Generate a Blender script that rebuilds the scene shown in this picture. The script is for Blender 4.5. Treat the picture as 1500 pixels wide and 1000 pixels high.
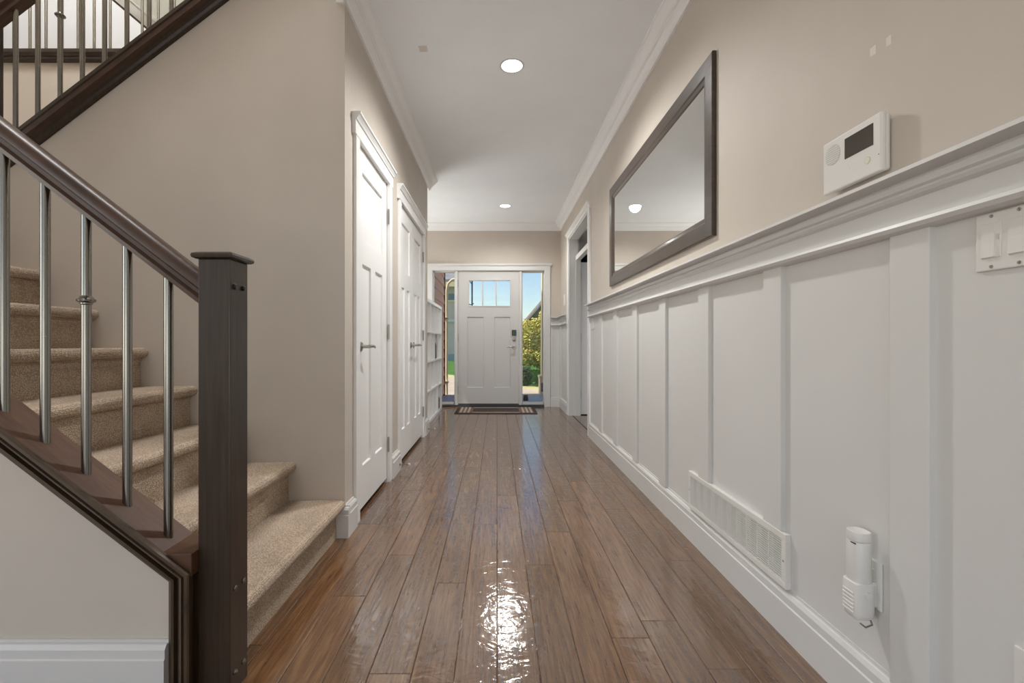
import bpy, bmesh, math, random
from mathutils import Vector
random.seed(7)
for o in list(bpy.data.objects): bpy.data.objects.remove(o)
SC = bpy.context.scene
COL = SC.collection
F, CX, CY, H = 667.0, 728.0, 502.0, 0.955

# ------------------------------------------------------------------ camera
cd = bpy.data.cameras.new('camera'); cam = bpy.data.objects.new('camera', cd); COL.objects.link(cam)
cam.location = (0, 0, H); cam.rotation_euler = (math.pi / 2, 0, 0)
cd.sensor_width = 36; cd.lens = F / 1500 * 36
cd.shift_x = (750 - CX) / 1500; cd.shift_y = (CY - 500) / 1500
cd.clip_start = 0.05; cd.clip_end = 500
SC.camera = cam

# ------------------------------------------------------------------ exposure, sky, sun, window daylight, added fill lights
SC.view_settings.view_transform = 'Standard'; SC.view_settings.look = 'None'
SC.view_settings.exposure = 0.0; SC.view_settings.gamma = 1.0
SC.view_settings.use_curve_mapping = False
W = bpy.data.worlds.new('sky'); SC.world = W; W.use_nodes = True
wn = W.node_tree; wn.nodes.clear()
wo = wn.nodes.new('ShaderNodeOutputWorld'); wb = wn.nodes.new('ShaderNodeBackground'); ws = wn.nodes.new('ShaderNodeTexSky')
ws.sky_type = 'NISHITA'; ws.sun_disc = False; ws.sun_elevation = math.radians(38); ws.sun_rotation = math.radians(-90)
ws.air_density = 1.0; ws.dust_density = 0.6; ws.ozone_density = 1.2
wb.inputs[1].default_value = 0.185
wn.links.new(ws.outputs[0], wb.inputs[0]); wn.links.new(wb.outputs[0], wo.inputs[0])

def light(name, kind, loc, rot, power, color=(1, 1, 1), **kw):
    d = bpy.data.lights.new(name, kind); o = bpy.data.objects.new(name, d); COL.objects.link(o)
    o.location = loc; o.rotation_euler = rot; d.energy = power; d.color = color
    for k, v in kw.items(): setattr(d, k, v)
    return o
R = math.radians
sun = light('sun', 'SUN', (-20, -12, 20), (0, 0, 0), 6.0, (1, .93, .8), angle=R(0.6))
sun.rotation_euler = Vector((.63, .11, -.766)).to_track_quat('-Z', 'Y').to_euler()
NW = (.99, .99, .985)
al = light('alcove_fill', 'AREA', (-2.2, 6.2, 1.2), (0, 0, 0), 32, NW, shape='RECTANGLE', size=1.0, size_y=1.3)  # added fill in the unseen alcove, turned up and back into the hall
al.rotation_euler = Vector((.66, -.45, .5)).to_track_quat('-Z', 'Y').to_euler()
light('back_window_fill', 'AREA', (-.6, -3.9, .9), (R(140), 0, 0), 54, NW, shape='RECTANGLE', size=3.6, size_y=1.6)  # unseen window's light, turned up as added fill for the ceiling
light('side_window_daylight', 'AREA', (-4.48, -1.3, 1.5), (0, R(-90), 0), 42, NW, shape='RECTANGLE', size=1.9, size_y=2.6)
light('stairwell_fill', 'AREA', (-1.9, 1.75, 5.35), (R(-10), 0, 0), 90, NW, shape='RECTANGLE', size=2.2, size_y=.6)  # added fill above the stairs to brighten the treads; no skylight there
light('upstairs_daylight', 'AREA', (-3.4, 3.95, 5.3), (R(25), 0, 0), 36, NW, shape='RECTANGLE', size=4.0, size_y=.4)
light('side_room_fill', 'AREA', (2.2, 4.3, 1.2), (R(90), 0, 0), 7, NW, shape='RECTANGLE', size=1.2, size_y=1.2)  # added fill aimed at the open door slab
light('rear_downlight_beam', 'SPOT', (.09, -.07, 2.715), (0, 0, 0), 12, (1, .99, .965), spot_size=R(158), spot_blend=.75, shadow_soft_size=.05)
DOWNLIGHT_W = (172, 88)
SC.cycles.diffuse_bounces = 8; SC.cycles.max_bounces = 14

# ------------------------------------------------------------------ materials
def nodes(name):
    m = bpy.data.materials.new(name); m.use_nodes = True
    nt = m.node_tree; b = nt.nodes['Principled BSDF']
    return m, nt, b
def N(nt, t, **kw):
    n = nt.nodes.new(t)
    for k, v in kw.items(): setattr(n, k, v)
    return n
def coords(nt, scale=(1, 1, 1), out='Object', rnd=False):
    tc = N(nt, 'ShaderNodeTexCoord'); mp = N(nt, 'ShaderNodeMapping'); mp.inputs['Scale'].default_value = scale
    nt.links.new(tc.outputs[out], mp.inputs[0])
    if rnd:
        oi = N(nt, 'ShaderNodeObjectInfo'); mu = N(nt, 'ShaderNodeMath', operation='MULTIPLY'); mu.inputs[1].default_value = 37.0
        nt.links.new(oi.outputs['Random'], mu.inputs[0]); nt.links.new(mu.outputs[0], mp.inputs['Location'])
    return mp
def noise(nt, vec, scale, detail=4, rough=.55, dist=0.0):
    n = N(nt, 'ShaderNodeTexNoise'); n.inputs['Scale'].default_value = scale; n.inputs['Detail'].default_value = detail
    n.inputs['Roughness'].default_value = rough; n.inputs['Distortion'].default_value = dist
    nt.links.new(vec.outputs[0], n.inputs['Vector']); return n
def ramp(nt, fac, stops):
    r = N(nt, 'ShaderNodeValToRGB'); e = r.color_ramp.elements
    while len(e) < len(stops): e.new(0.5)
    for el, (p, c) in zip(e, stops): el.position = p; el.color = (*c, 1)
    nt.links.new(fac, r.inputs[0]); return r
def bump(nt, b, h, strength, dist=.002):
    n = N(nt, 'ShaderNodeBump'); n.inputs['Strength'].default_value = strength; n.inputs['Distance'].default_value = dist
    nt.links.new(h, n.inputs['Height']); nt.links.new(n.outputs[0], b.inputs['Normal']); return n

def paint(name, c, rough=.5, var=.04, bscale=0, bstr=.15, spec=.5):
    m, nt, b = nodes(name); b.inputs['Roughness'].default_value = rough; b.inputs['Specular IOR Level'].default_value = spec
    v = coords(nt); n = noise(nt, v, 2.3, 5)
    lo = [x * (1 - var) for x in c]; hi = [min(1, x * (1 + var)) for x in c]
    r = ramp(nt, n.outputs[0], [(.3, lo), (.7, hi)]); nt.links.new(r.outputs[0], b.inputs['Base Color'])
    if bscale:
        n2 = noise(nt, v, bscale, 3); bump(nt, b, n2.outputs[0], bstr)
    return m
def plain(name, c, rough=.4, metal=0.0, spec=.5, **kw):
    m, nt, b = nodes(name); b.inputs['Base Color'].default_value = (*c, 1); b.inputs['Roughness'].default_value = rough
    b.inputs['Metallic'].default_value = metal; b.inputs['Specular IOR Level'].default_value = spec
    v = coords(nt); n = noise(nt, v, 40, 3)
    mr = N(nt, 'ShaderNodeMapRange'); mr.inputs[3].default_value = max(0, rough - .015); mr.inputs[4].default_value = min(1, rough + .02)
    nt.links.new(n.outputs[0], mr.inputs[0]); nt.links.new(mr.outputs[0], b.inputs['Roughness'])
    return m
M = {}
M['beige'] = paint('beige_wall_paint', (.575, .52, .458), .6, .04, 220, .06, .3)
M['sage'] = paint('grey_sage_paint', (.50, .51, .45), .6, .02)
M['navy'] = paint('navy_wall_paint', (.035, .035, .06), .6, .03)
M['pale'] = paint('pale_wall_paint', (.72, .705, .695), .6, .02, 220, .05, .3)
M['patch'] = paint('lighter_paint_patch', (.72, .66, .6), .6, .02)
M['white'] = paint('white_trim_paint', (.68, .675, .66), .42, .012, 60, .02)
M['white2'] = paint('white_door_paint', (.87, .87, .865), .3, .012, 60, .02)
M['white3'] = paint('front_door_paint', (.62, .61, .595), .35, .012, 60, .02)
M['ceiling'] = paint('ceiling_paint', (.885, .905, .92), .75, .02, 90, .35, .3)
M['plastic'] = plain('white_plastic', (.76, .75, .72), .3)
M['greyplastic'] = plain('grey_plastic', (.6, .6, .57), .45)
M['lime'] = plain('pale_yellow_print', (.66, .66, .40), .4)
M['screen'] = plain('dark_screen', (.05, .042, .033), .18)
M['black'] = plain('black_metal', (.012, .012, .013), .35)
M['darkgreen'] = plain('dark_keypad', (.012, .03, .026), .2)
M['chrome'] = plain('satin_nickel', (.42, .40, .37), .28, 1.0)
M['steel'] = plain('brushed_steel', (.27, .26, .235), .26, 1.0)
M['darkmetal'] = plain('dark_gap', (.02, .018, .016), .7)
M['mirror'] = plain('silvered_glass', (.86, .87, .85), 0.0, 1.0)
for n in list(M['mirror'].node_tree.links):
    if n.to_socket.name == 'Roughness': M['mirror'].node_tree.links.remove(n)
M['mirror'].node_tree.nodes['Principled BSDF'].inputs['Roughness'].default_value = 0.0

def glass():
    m, nt, b = nodes('clear_pane'); nt.nodes.remove(b)
    o = nt.nodes['Material Output']; t = N(nt, 'ShaderNodeBsdfTransparent'); g = N(nt, 'ShaderNodeBsdfGlossy'); g.inputs['Roughness'].default_value = .01
    t.inputs[0].default_value = (.97, .985, .98, 1)
    f = N(nt, 'ShaderNodeFresnel'); f.inputs[0].default_value = 1.45; mx = N(nt, 'ShaderNodeMixShader')
    nt.links.new(f.outputs[0], mx.inputs[0]); nt.links.new(t.outputs[0], mx.inputs[1]); nt.links.new(g.outputs[0], mx.inputs[2]); nt.links.new(mx.outputs[0], o.inputs[0])
    return m
M['glass'] = glass()
def emit(name, c, s):
    m, nt, b = nodes(name); b.inputs['Base Color'].default_value = (*c, 1)
    b.inputs['Emission Color'].default_value = (*c, 1); b.inputs['Emission Strength'].default_value = s; return m
M['lamp'] = emit('lamp_lens', (1, .95, .86), 6.0)

def wood(name, dark, light, rough, scale=(30, 3, 30), rnd=True, coat=0.0, bstr=.1):
    m, nt, b = nodes(name); v = coords(nt, scale, rnd=rnd); n = noise(nt, v, 1.2, 7, .62, .6)
    r = ramp(nt, n.outputs[0], [(.28, dark), (.72, light)])
    nt.links.new(r.outputs[0], b.inputs['Base Color']); b.inputs['Roughness'].default_value = rough
    b.inputs['Coat Weight'].default_value = coat; b.inputs['Coat Roughness'].default_value = .10
    bump(nt, b, n.outputs[0], bstr, .002); return m
M['newelwood'] = wood('espresso_wood_upright', (.017, .0095, .0045), (.048, .029, .016), .36, (60, 60, 3), coat=.18)
M['mouldwood'] = wood('dark_wood_moulding', (.034, .02, .010), (.085, .052, .028), .4, (4, 60, 8), coat=.1)
M['railwood'] = wood('espresso_wood_rail', (.028, .012, .006), (.078, .035, .017), .4, (4, 60, 8), coat=.12)
M['capwood'] = wood('brown_wood_cap', (.055, .021, .009), (.11, .048, .021), .55, (4, 50, 10), coat=.0)
M['framewood'] = wood('dark_mirror_frame', (.03, .02, .014), (.07, .05, .036), .3, (30, 4, 30), coat=.3)

def floor_mat():
    m, nt, b = nodes('handscraped_oak_floor')
    v = coords(nt, (22, 1.6, 1), rnd=True); n1 = noise(nt, v, 2.2, 8, .65, .8)
    v2 = coords(nt, (95, 5, 1), rnd=True); n2 = noise(nt, v2, 1.5, 4, .6)
    mx = N(nt, 'ShaderNodeMath', operation='MULTIPLY_ADD'); mx.inputs[1].default_value = .45; nt.links.new(n2.outputs[0], mx.inputs[0])
    m2 = N(nt, 'ShaderNodeMath', operation='MULTIPLY'); m2.inputs[1].default_value = .62; nt.links.new(n1.outputs[0], m2.inputs[0]); nt.links.new(m2.outputs[0], mx.inputs[2])
    r = ramp(nt, mx.outputs[0], [(.34, (.056, .021, .007)), (.52, (.130, .058, .021)), (.71, (.225, .120, .052))])
    oi = N(nt, 'ShaderNodeObjectInfo'); hs = N(nt, 'ShaderNodeHueSaturation')
    mr = N(nt, 'ShaderNodeMapRange'); mr.inputs[3].default_value = .82; mr.inputs[4].default_value = 1.2
    nt.links.new(oi.outputs['Random'], mr.inputs[0]); nt.links.new(mr.outputs[0], hs.inputs['Value']); nt.links.new(r.outputs[0], hs.inputs['Color'])
    nt.links.new(hs.outputs[0], b.inputs['Base Color'])
    b.inputs['Roughness'].default_value = .45; b.inputs['Specular IOR Level'].default_value = .1
    b.inputs['Coat Weight'].default_value = 1.0; b.inputs['Coat Roughness'].default_value = .10; b.inputs['Coat IOR'].default_value = 2.3
    # hand-scraped ripples lie across the board
    v3 = coords(nt, (17, 24, 1), rnd=True); n3 = noise(nt, v3, 1.0, 3, .5, 1.2)
    v4 = coords(nt, (5, 7, 1), rnd=True); n4 = noise(nt, v4, 1.0, 2, .5)
    a = N(nt, 'ShaderNodeMath', operation='MULTIPLY_ADD'); a.inputs[1].default_value = .8; nt.links.new(n4.outputs[0], a.inputs[0]); nt.links.new(n3.outputs[0], a.inputs[2])
    a2 = N(nt, 'ShaderNodeMath', operation='MULTIPLY_ADD'); a2.inputs[1].default_value = .03; nt.links.new(n2.outputs[0], a2.inputs[0]); nt.links.new(a.outputs[0], a2.inputs[2])
    bn = bump(nt, b, a2.outputs[0], .4, .0042); nt.links.new(bn.outputs[0], b.inputs['Coat Normal'])
    return m
M['floor'] = floor_mat()

def carpet_mat():
    m, nt, b = nodes('loop_pile_carpet'); b.inputs['Roughness'].default_value = .95; b.inputs['Specular IOR Level'].default_value = .1
    v = coords(nt, (1, 1, 1)); vo = N(nt, 'ShaderNodeTexVoronoi'); vo.inputs['Scale'].default_value = 165; vo.inputs['Randomness'].default_value = .55
    nt.links.new(v.outputs[0], vo.inputs['Vector'])
    r = ramp(nt, vo.outputs['Distance'], [(.15, (.66, .565, .46)), (.62, (.35, .27, .20))])
    n = noise(nt, v, 9, 4); r2 = ramp(nt, n.outputs[0], [(.3, (.86, .86, .86)), (.7, (1.08, 1.06, 1.04))])
    mx = N(nt, 'ShaderNodeMix', data_type='RGBA', blend_type='MULTIPLY'); mx.inputs[0].default_value = 1
    nt.links.new(r.outputs[0], mx.inputs[6]); nt.links.new(r2.outputs[0], mx.inputs[7]); nt.links.new(mx.outputs[2], b.inputs['Base Color'])
    inv = N(nt, 'ShaderNodeMath', operation='MULTIPLY'); inv.inputs[1].default_value = -1.0; nt.links.new(vo.outputs['Distance'], inv.inputs[0])
    bump(nt, b, inv.outputs[0], .9, .004); return m
M['carpet'] = carpet_mat()
def mat_rug():
    m, nt, b = nodes('woven_mat_field'); b.inputs['Roughness'].default_value = .95
    v = coords(nt); n = noise(nt, v, 120, 3); r = ramp(nt, n.outputs[0], [(.35, (.10, .06, .055)), (.65, (.20, .135, .12))])
    nt.links.new(r.outputs[0], b.inputs['Base Color']); bump(nt, b, n.outputs[0], .6, .003); return m
M['rug'] = mat_rug()
M['rugdark'] = paint('woven_mat_border', (.07, .055, .05), .95, .25, 200, .5, .1)
M['rugbeige'] = paint('woven_mat_stripe', (.45, .37, .29), .95, .25, 200, .5, .1)
M['concrete'] = paint('pale_concrete', (.50, .41, .33), .9, .08, 60, .2, .2)
M['kerb'] = paint('dry_grass_strip', (.50, .46, .24), .95, .12, 60, .3, .1)
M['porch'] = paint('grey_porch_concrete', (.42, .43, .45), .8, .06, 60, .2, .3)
M['lawn'] = paint('lawn_green', (.075, .17, .035), .95, .3, 80, .6, .1)
M['siding'] = paint('brick_red_siding', (.85, .41, .30), .7, .05, 50, .1, .3)
M['brown'] = paint('dark_brown_trim', (.11, .045, .028), .6, .05)
M['cream'] = paint('cream_metal', (.85, .68, .42), .45, .03)
M['greyhouse'] = paint('grey_house_wall', (.66, .54, .50), .8, .05)
M['roofgrey'] = paint('grey_shingle', (.24, .24, .27), .9, .15, 30, .3)
M['roofbrown'] = paint('brown_shingle', (.16, .13, .11), .9, .2, 30, .3)
M['olive'] = paint('olive_house_wall', (.20, .16, .08), .8, .1)
M['teal'] = plain('teal_window', (.12, .22, .26), .2)
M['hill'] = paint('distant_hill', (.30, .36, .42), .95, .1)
M['stem'] = paint('bark', (.10, .07, .05), .9, .2)
M['sill'] = plain('dark_threshold', (.035, .042, .055), .4)
def leaf_mat(name, cols):
    m, nt, b = nodes(name); g = N(nt, 'ShaderNodeNewGeometry')
    r = ramp(nt, g.outputs['Random Per Island'], [(i / (len(cols) - 1), c) for i, c in enumerate(cols)])
    nt.links.new(r.outputs[0], b.inputs['Base Color']); b.inputs['Roughness'].default_value = .6; return m
M['leafautumn'] = leaf_mat('autumn_leaves', [(.16, .26, .04), (.60, .55, .08), (.66, .36, .09), (.36, .42, .07), (.62, .58, .14)])
M['leafdark'] = leaf_mat('dark_leaves', [(.03, .07, .02), (.07, .13, .03), (.05, .10, .03)])
M['leafhedge'] = leaf_mat('hedge_leaves', [(.05, .13, .025), (.09, .20, .04), (.06, .15, .03)])

# ------------------------------------------------------------------ mesh helpers
class MB:
    def __init__(s): s.v = []; s.f = []
    def add(s, vs, fs):
        o = len(s.v); s.v += [tuple(p) for p in vs]; s.f += [tuple(i + o for i in f) for f in fs]; return s
    def box(s, x0, x1, y0, y1, z0, z1):
        vs = [(x, y, z) for z in (z0, z1) for y in (y0, y1) for x in (x0, x1)]
        return s.add(vs, [(0, 2, 3, 1), (4, 5, 7, 6), (0, 1, 5, 4), (2, 6, 7, 3), (0, 4, 6, 2), (1, 3, 7, 5)])
    def sweep(s, prof, path, ua, ub):
        """closed profile [(a,b)] moved along a straight path"""
        n = len(prof); ua, ub = Vector(ua), Vector(ub); vs = []
        for p in path:
            p = Vector(p); vs += [p + ua * a + ub * b for a, b in prof]
        fs = []
        for k in range(len(path) - 1):
            for i in range(n):
                j = (i + 1) % n; fs.append((k * n + i, k * n + j, (k + 1) * n + j, (k + 1) * n + i))
        fs.append(tuple(range(n - 1, -1, -1))); fs.append(tuple(range((len(path) - 1) * n, len(path) * n)))
        return s.add(vs, fs)
    def poly(s, pts, axis, a0, a1):
        """polygon in the two other axes, extruded along axis between a0 and a1"""
        def P(p, a): return {'x': (a, p[0], p[1]), 'y': (p[0], a, p[1]), 'z': (p[0], p[1], a)}[axis]
        n = len(pts); vs = [P(p, a0) for p in pts] + [P(p, a1) for p in pts]
        fs = [(i, (i + 1) % n, n + (i + 1) % n, n + i) for i in range(n)] + [tuple(range(n - 1, -1, -1)), tuple(range(n, 2 * n))]
        return s.add(vs, fs)
    def lathe(s, prof, c, axis='z', seg=20):
        """prof [(r, h)] turned round an axis through c"""
        vs = []; n = len(prof)
        for k in range(seg):
            t = 2 * math.pi * k / seg; ct, st = math.cos(t), math.sin(t)
            for r, h in prof:
                d = {'z': (r * ct, r * st, h), 'x': (h, r * ct, r * st), 'y': (r * ct, h, r * st)}[axis]
                vs.append((c[0] + d[0], c[1] + d[1], c[2] + d[2]))
        fs = []
        for k in range(seg):
            k2 = (k + 1) % seg
            for i in range(n - 1): fs.append((k * n + i, k2 * n + i, k2 * n + i + 1, k * n + i + 1))
        if prof[0][0] > 1e-6: fs.append(tuple(k * n for k in range(seg - 1, -1, -1)))
        if prof[-1][0] > 1e-6: fs.append(tuple(k * n + n - 1 for k in range(seg)))
        return s.add(vs, fs)
    def tube(s, pts, r, seg=8):
        pts = [Vector(p) for p in pts]; vs = []; n = len(pts)
        for i, p in enumerate(pts):
            d = (pts[min(i + 1, n - 1)] - pts[max(i - 1, 0)]).normalized()
            u = d.orthogonal().normalized() if i == 0 else (u - d * u.dot(d)).normalized()
            w = d.cross(u)
            rr = r[i] if isinstance(r, (list, tuple)) else r
            for k in range(seg):
                t = 2 * math.pi * k / seg; vs.append(p + (u * math.cos(t) + w * math.sin(t)) * rr)
        fs = [(i * seg + k, i * seg + (k + 1) % seg, (i + 1) * seg + (k + 1) % seg, (i + 1) * seg + k) for i in range(n - 1) for k in range(seg)]
        fs += [tuple(range(seg - 1, -1, -1)), tuple(range((n - 1) * seg, n * seg))]
        return s.add(vs, fs)
    def build(s, name, mat, parent=None, bevel=0, smooth=False, origin=None):
        me = bpy.data.meshes.new(name)
        o = bpy.data.objects.new(name, me); COL.objects.link(o)
        if parent is not None:
            off = Vector(ORG[parent.name]); o.parent = parent; ORG[o.name] = off
        else:
            xs, ys, zs = zip(*s.v)
            off = Vector(origin) if origin else Vector(((min(xs) + max(xs)) / 2, (min(ys) + max(ys)) / 2, min(zs)))
            o.location = off; ORG[o.name] = off
        me.from_pydata([tuple(Vector(v) - off) for v in s.v], [], s.f)
        bm = bmesh.new(); bm.from_mesh(me); bmesh.ops.recalc_face_normals(bm, faces=bm.faces); bm.to_mesh(me); bm.free()
        me.materials.append(M[mat] if isinstance(mat, str) else mat)
        if smooth:
            for p in me.polygons: p.use_smooth = True
            try: me.set_sharp_from_angle(angle=R(38))
            except Exception: pass
        if bevel:
            b = o.modifiers.new('bevel', 'BEVEL'); b.width = bevel; b.segments = 2; b.limit_method = 'ANGLE'; b.angle_limit = R(40)
        return o
ORG = {}
def tag(o, label=None, cat=None, group=None, kind=None):
    if label: o['label'] = label
    if cat: o['category'] = cat
    if group: o['group'] = group
    if kind: o['kind'] = kind
    return o
def thing(name, loc, label, cat, group=None, kind=None):
    o = bpy.data.objects.new(name, None); COL.objects.link(o); o.location = loc; ORG[o.name] = Vector(loc)
    o.empty_display_size = .05
    return tag(o, label, cat, group, kind)
def struct(o, label, cat): return tag(o, label, cat, None, 'structure')
def dup(o, parent, off):
    c = o.copy(); COL.objects.link(c); c.parent = parent; c.location = o.location + Vector(off); ORG[c.name] = ORG[o.name]
    return c

# ------------------------------------------------------------------ key planes
XR = 0.955      # right wall
XL = -0.752     # left wall
YS = 2.25       # stair wall
YE = 4.92       # end of left wall
YF = 6.806      # front wall
ZC = 2.73       # ceiling
XA = -2.3      # alcove wall

# ------------------------------------------------------------------ floor and its planks
sub = MB().box(-4.6, 1.02, -4.0, YF + .02, -.06, -.012)
fl = struct(sub.build('floor', 'brown'), 'hand-scraped brown wood plank floor running to the front door', 'floor')
def plank(x0, x1, y0, y1):
    c = .0022; zt = 0.0; zb = -.012
    m = MB(); vs = [(x0, y0, zb), (x1, y0, zb), (x1, y1, zb), (x0, y1, zb), (x0, y0, zt - c), (x1, y0, zt - c), (x1, y1, zt - c), (x0, y1, zt - c),
                    (x0 + c, y0 + c, zt), (x1 - c, y0 + c, zt), (x1 - c, y1 - c, zt), (x0 + c, y1 - c, zt)]
    m.add(vs, [(8, 9, 10, 11), (4, 5, 9, 8), (5, 6, 10, 9), (6, 7, 11, 10), (7, 4, 8, 11), (0, 1, 5, 4), (1, 2, 6, 5), (2, 3, 7, 6), (3, 0, 4, 7)])
    o = m.build('plank', 'floor', None, origin=(x0, y0, 0))
    o.parent = fl; o.location = Vector((x0, y0, 0)) - ORG[fl.name]
    return o
PW = .1235
joints = {0: 1.531, 1: 1.96, -2: 1.811, -5: 1.718, -1: 2.395, 4: 1.565, 5: 1.333, 6: 1.997, -3: 2.62, 2: 2.3, 3: 2.75, -4: 2.05, -6: 2.4, 7: 2.6}
prng = random.Random(3)
for n in range(-19, 8):
    x0, x1 = n * PW + .001, (n + 1) * PW
    x1 = min(x1, 1.0)
    ystart = -1.0 if n >= -7 else YE - .2
    ys = [joints.get(n, 2.0 + prng.random())]
    while ys[0] > ystart: ys.insert(0, ys[0] - prng.uniform(1.15, 1.65))
    while ys[-1] < YF + .02: ys.append(ys[-1] + prng.uniform(1.15, 1.7))
    for a, b in zip(ys, ys[1:]):
        a2, b2 = max(a, ystart), min(b, YF + .02)
        if b2 - a2 > .02: plank(x0, x1, a2 + .0006, b2)
for x0, x1, y0, y1 in ((-4.6, -7 * PW, -4, 1.3), (-7 * PW, 1.0, -4, -1.0)):
    MB().box(x0, x1, y0, y1, -.012, -.0005).build('floor_area', 'floor', fl)

# ------------------------------------------------------------------ walls
def wall(name, label, boxes, mat='beige'):
    m = MB()
    for b in boxes: m.box(*b)
    return struct(m.build(name, mat), label, 'wall')
wr = wall('wall_right', 'beige painted wall above the white wainscot, with the mirror on it',
     [(XR, 1.09, -4.0, 4.71, 0, ZC), (XR, 1.09, 6.0, YF + .15, 0, ZC), (XR, 1.09, 4.71, 6.0, 2.327, ZC)])
for px, py, w in ((1279, 75, 11), (1302, 60, 9)):   # two lighter paint touch-ups
    y = XR * F / (px - CX); z = H + (CY - py) * y / F; d = w * y / F * .9
    MB().poly([(y - d * .55, z - .012), (y + d * .5, z - .01), (y + d * .55, z + .011), (y - d * .5, z + .012)], 'x', XR - .0006, XR + .001).build('paint_patch', 'patch', wr)
wl = wall('wall_left', 'beige hallway wall holding the white closet doors',
     [(-.86, XL, YS + .08, 2.445, 0, ZC), (-.86, XL, 3.125, 3.51, 0, ZC), (-.86, XL, 4.60, YE, 0, ZC), (-.86, XL, 2.445, 3.125, 2.045, ZC), (-.86, XL, 3.51, 4.60, 2.045, ZC)])
# closets behind the doors and alcove side
for i, bx in enumerate([(-1.60, -1.55, 2.34, 4.82, 0, 2.08), (-1.55, -.86, 3.28, 3.32, 0, 2.08), (XA - .1, -.86, YE - .1, YE, 0, ZC), (-1.60, -.86, YS + .09, YE - .1, 2.08, 2.13)]):
    wall(['wall_closet_back', 'wall_closet_middle', 'wall_alcove_near', 'wall_closet_top'][i], ['plain wall behind the closets', 'plain wall between the closets', 'plain alcove wall behind the closet end', 'plain closet top'][i], [bx])
wall('wall_alcove', 'beige alcove wall with window opening left of the cube shelf', [(XA - .1, XA, YE - .1, 5.2, 0, ZC), (XA - .1, XA, 6.5, YF + .15, 0, ZC), (XA - .1, XA, 5.2, 6.5, 0, .9), (XA - .1, XA, 5.2, 6.5, 2.45, ZC)])
OX0, OX1, OZ = -.985, .735, 2.075
wall('wall_front', 'beige wall above and beside the white front door', [(XA - .1, OX0, YF, YF + .15, 0, ZC), (OX1, 1.1, YF, YF + .15, 0, ZC), (OX0, OX1, YF, YF + .15, OZ, ZC)])
# stair wall (under the upper flight) - sloped top
SL = .765
def zup(x): return 1.981 + SL * (x + 2.294)       # cap line of the upper flight
m = MB().poly([(-2.72, 0), (XL, 0), (XL, zup(XL) - .05), (-2.50, zup(-2.50) - .05), (-2.50, 1.68), (-2.72, 1.68)], 'y', YS, YS + .08)
struct(m.build('wall_stair', 'beige'), 'tall beige wall behind the carpeted stairs under the dark sloped trim', 'wall')
def zlow(x): return .421 + SL * (-.914 - x)        # cap line of the lower flight
xc, zc = -.806, .350
m = MB().poly([(-3.6, 0), (-.84, 0), (-.84, .30), (-.875, zlow(-.875) - .03), (-2.72, zlow(-2.72) - .03), (-3.6, zlow(-2.72) - .03)], 'y', 1.235, 1.327)
struct(m.build('wall_knee', 'beige'), 'low beige wall under the brown sloped stair cap at lower left', 'wall')
wall('wall_landing', 'beige wall beyond the upper flight below the dark horizontal trim', [(-3.6, -.86, 3.2, 3.28, 0, 2.925)])
wall('wall_stairwell', 'beige wall closing the stair landing', [(-3.7, -3.6, 1.235, 3.28, 0, 5.4)])
# shell that keeps the daylight where the windows are
wall('wall_back', 'plain wall behind the camera with wide window opening',
     [(-4.7, -3.1, -4.12, -4.0, 0, ZC), (.7, 1.1, -4.12, -4.0, 0, ZC), (-3.1, .7, -4.12, -4.0, 0, .5), (-3.1, .7, -4.12, -4.0, 2.6, ZC)])
wall('wall_living', 'plain living room side wall with window opening',
     [(-4.7, -4.6, -4.0, -2.7, 0, ZC), (-4.7, -4.6, .1, 1.3, 0, ZC), (-4.7, -4.6, -2.7, .1, 0, .5), (-4.7, -4.6, -2.7, .1, 2.5, ZC)])
wall('wall_living_end', 'plain wall between living room and stairwell', [(-4.7, -3.6, 1.235, 1.33, 0, ZC), (-3.7, -.80, 1.235, 1.33, ZC, 5.4)])
wall('wall_upper_right', 'beige upper wall beside the stairwell', [(-.86, -.80, 1.33, 5.0, ZC + .2, 5.4)])
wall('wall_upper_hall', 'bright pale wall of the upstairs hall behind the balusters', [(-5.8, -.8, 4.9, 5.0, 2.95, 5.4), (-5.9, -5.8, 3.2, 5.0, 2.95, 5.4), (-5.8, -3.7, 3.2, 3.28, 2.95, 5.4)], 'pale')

# ------------------------------------------------------------------ ceiling with round holes for the downlights
LIGHTS = [(.096, 2.92), (.106, 5.905)]
def ceiling_cell(mb, x0, x1, y0, y1, cx, cy, r, z):
    seg = 32; circ = []; sq = []
    for k in range(seg):
        t = 2 * math.pi * k / seg + math.pi / 4; c, s = math.cos(t), math.sin(t)
        circ.append((cx + r * c, cy + r * s, z)); q = max(abs(c), abs(s))
        ux, uy = c / q, s / q
        sq.append((cx + (ux * (x1 - cx) if ux > 0 else -ux * (x0 - cx)), cy + (uy * (y1 - cy) if uy > 0 else -uy * (y0 - cy)), z))
    fs = [(k, (k + 1) % seg, seg + (k + 1) % seg, seg + k) for k in range(seg)]
    mb.add(circ + sq, fs)
cm = MB()
prev = YS
for (lx, ly) in LIGHTS:
    for (x0, x1) in ((-.86, lx - .2), (lx + .2, 1.09)): cm.box(x0, x1, ly - .2, ly + .2, ZC, ZC + .02)
    ceiling_cell(cm, lx - .2, lx + .2, ly - .2, ly + .2, lx, ly, .066, ZC)
y1, y2 = LIGHTS[0][1], LIGHTS[1][1]
cm.box(-.86, 1.09, YS, y1 - .2, ZC, ZC + .02).box(-.86, 1.09, y1 + .2, YE, ZC, ZC + .02)
cm.box(-.86, 1.09, YE, y2 - .2, ZC, ZC + .02).box(-.86, 1.09, y2 + .2, YF + .15, ZC, ZC + .02).box(XA - .1, -.86, YE - .1, YF + .15, ZC, ZC + .02)
cm.box(-.80, 1.09, 1.33, YS, ZC, ZC + .02).box(-4.7, 1.09, -4.12, 1.33, ZC, ZC + .02)
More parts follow.
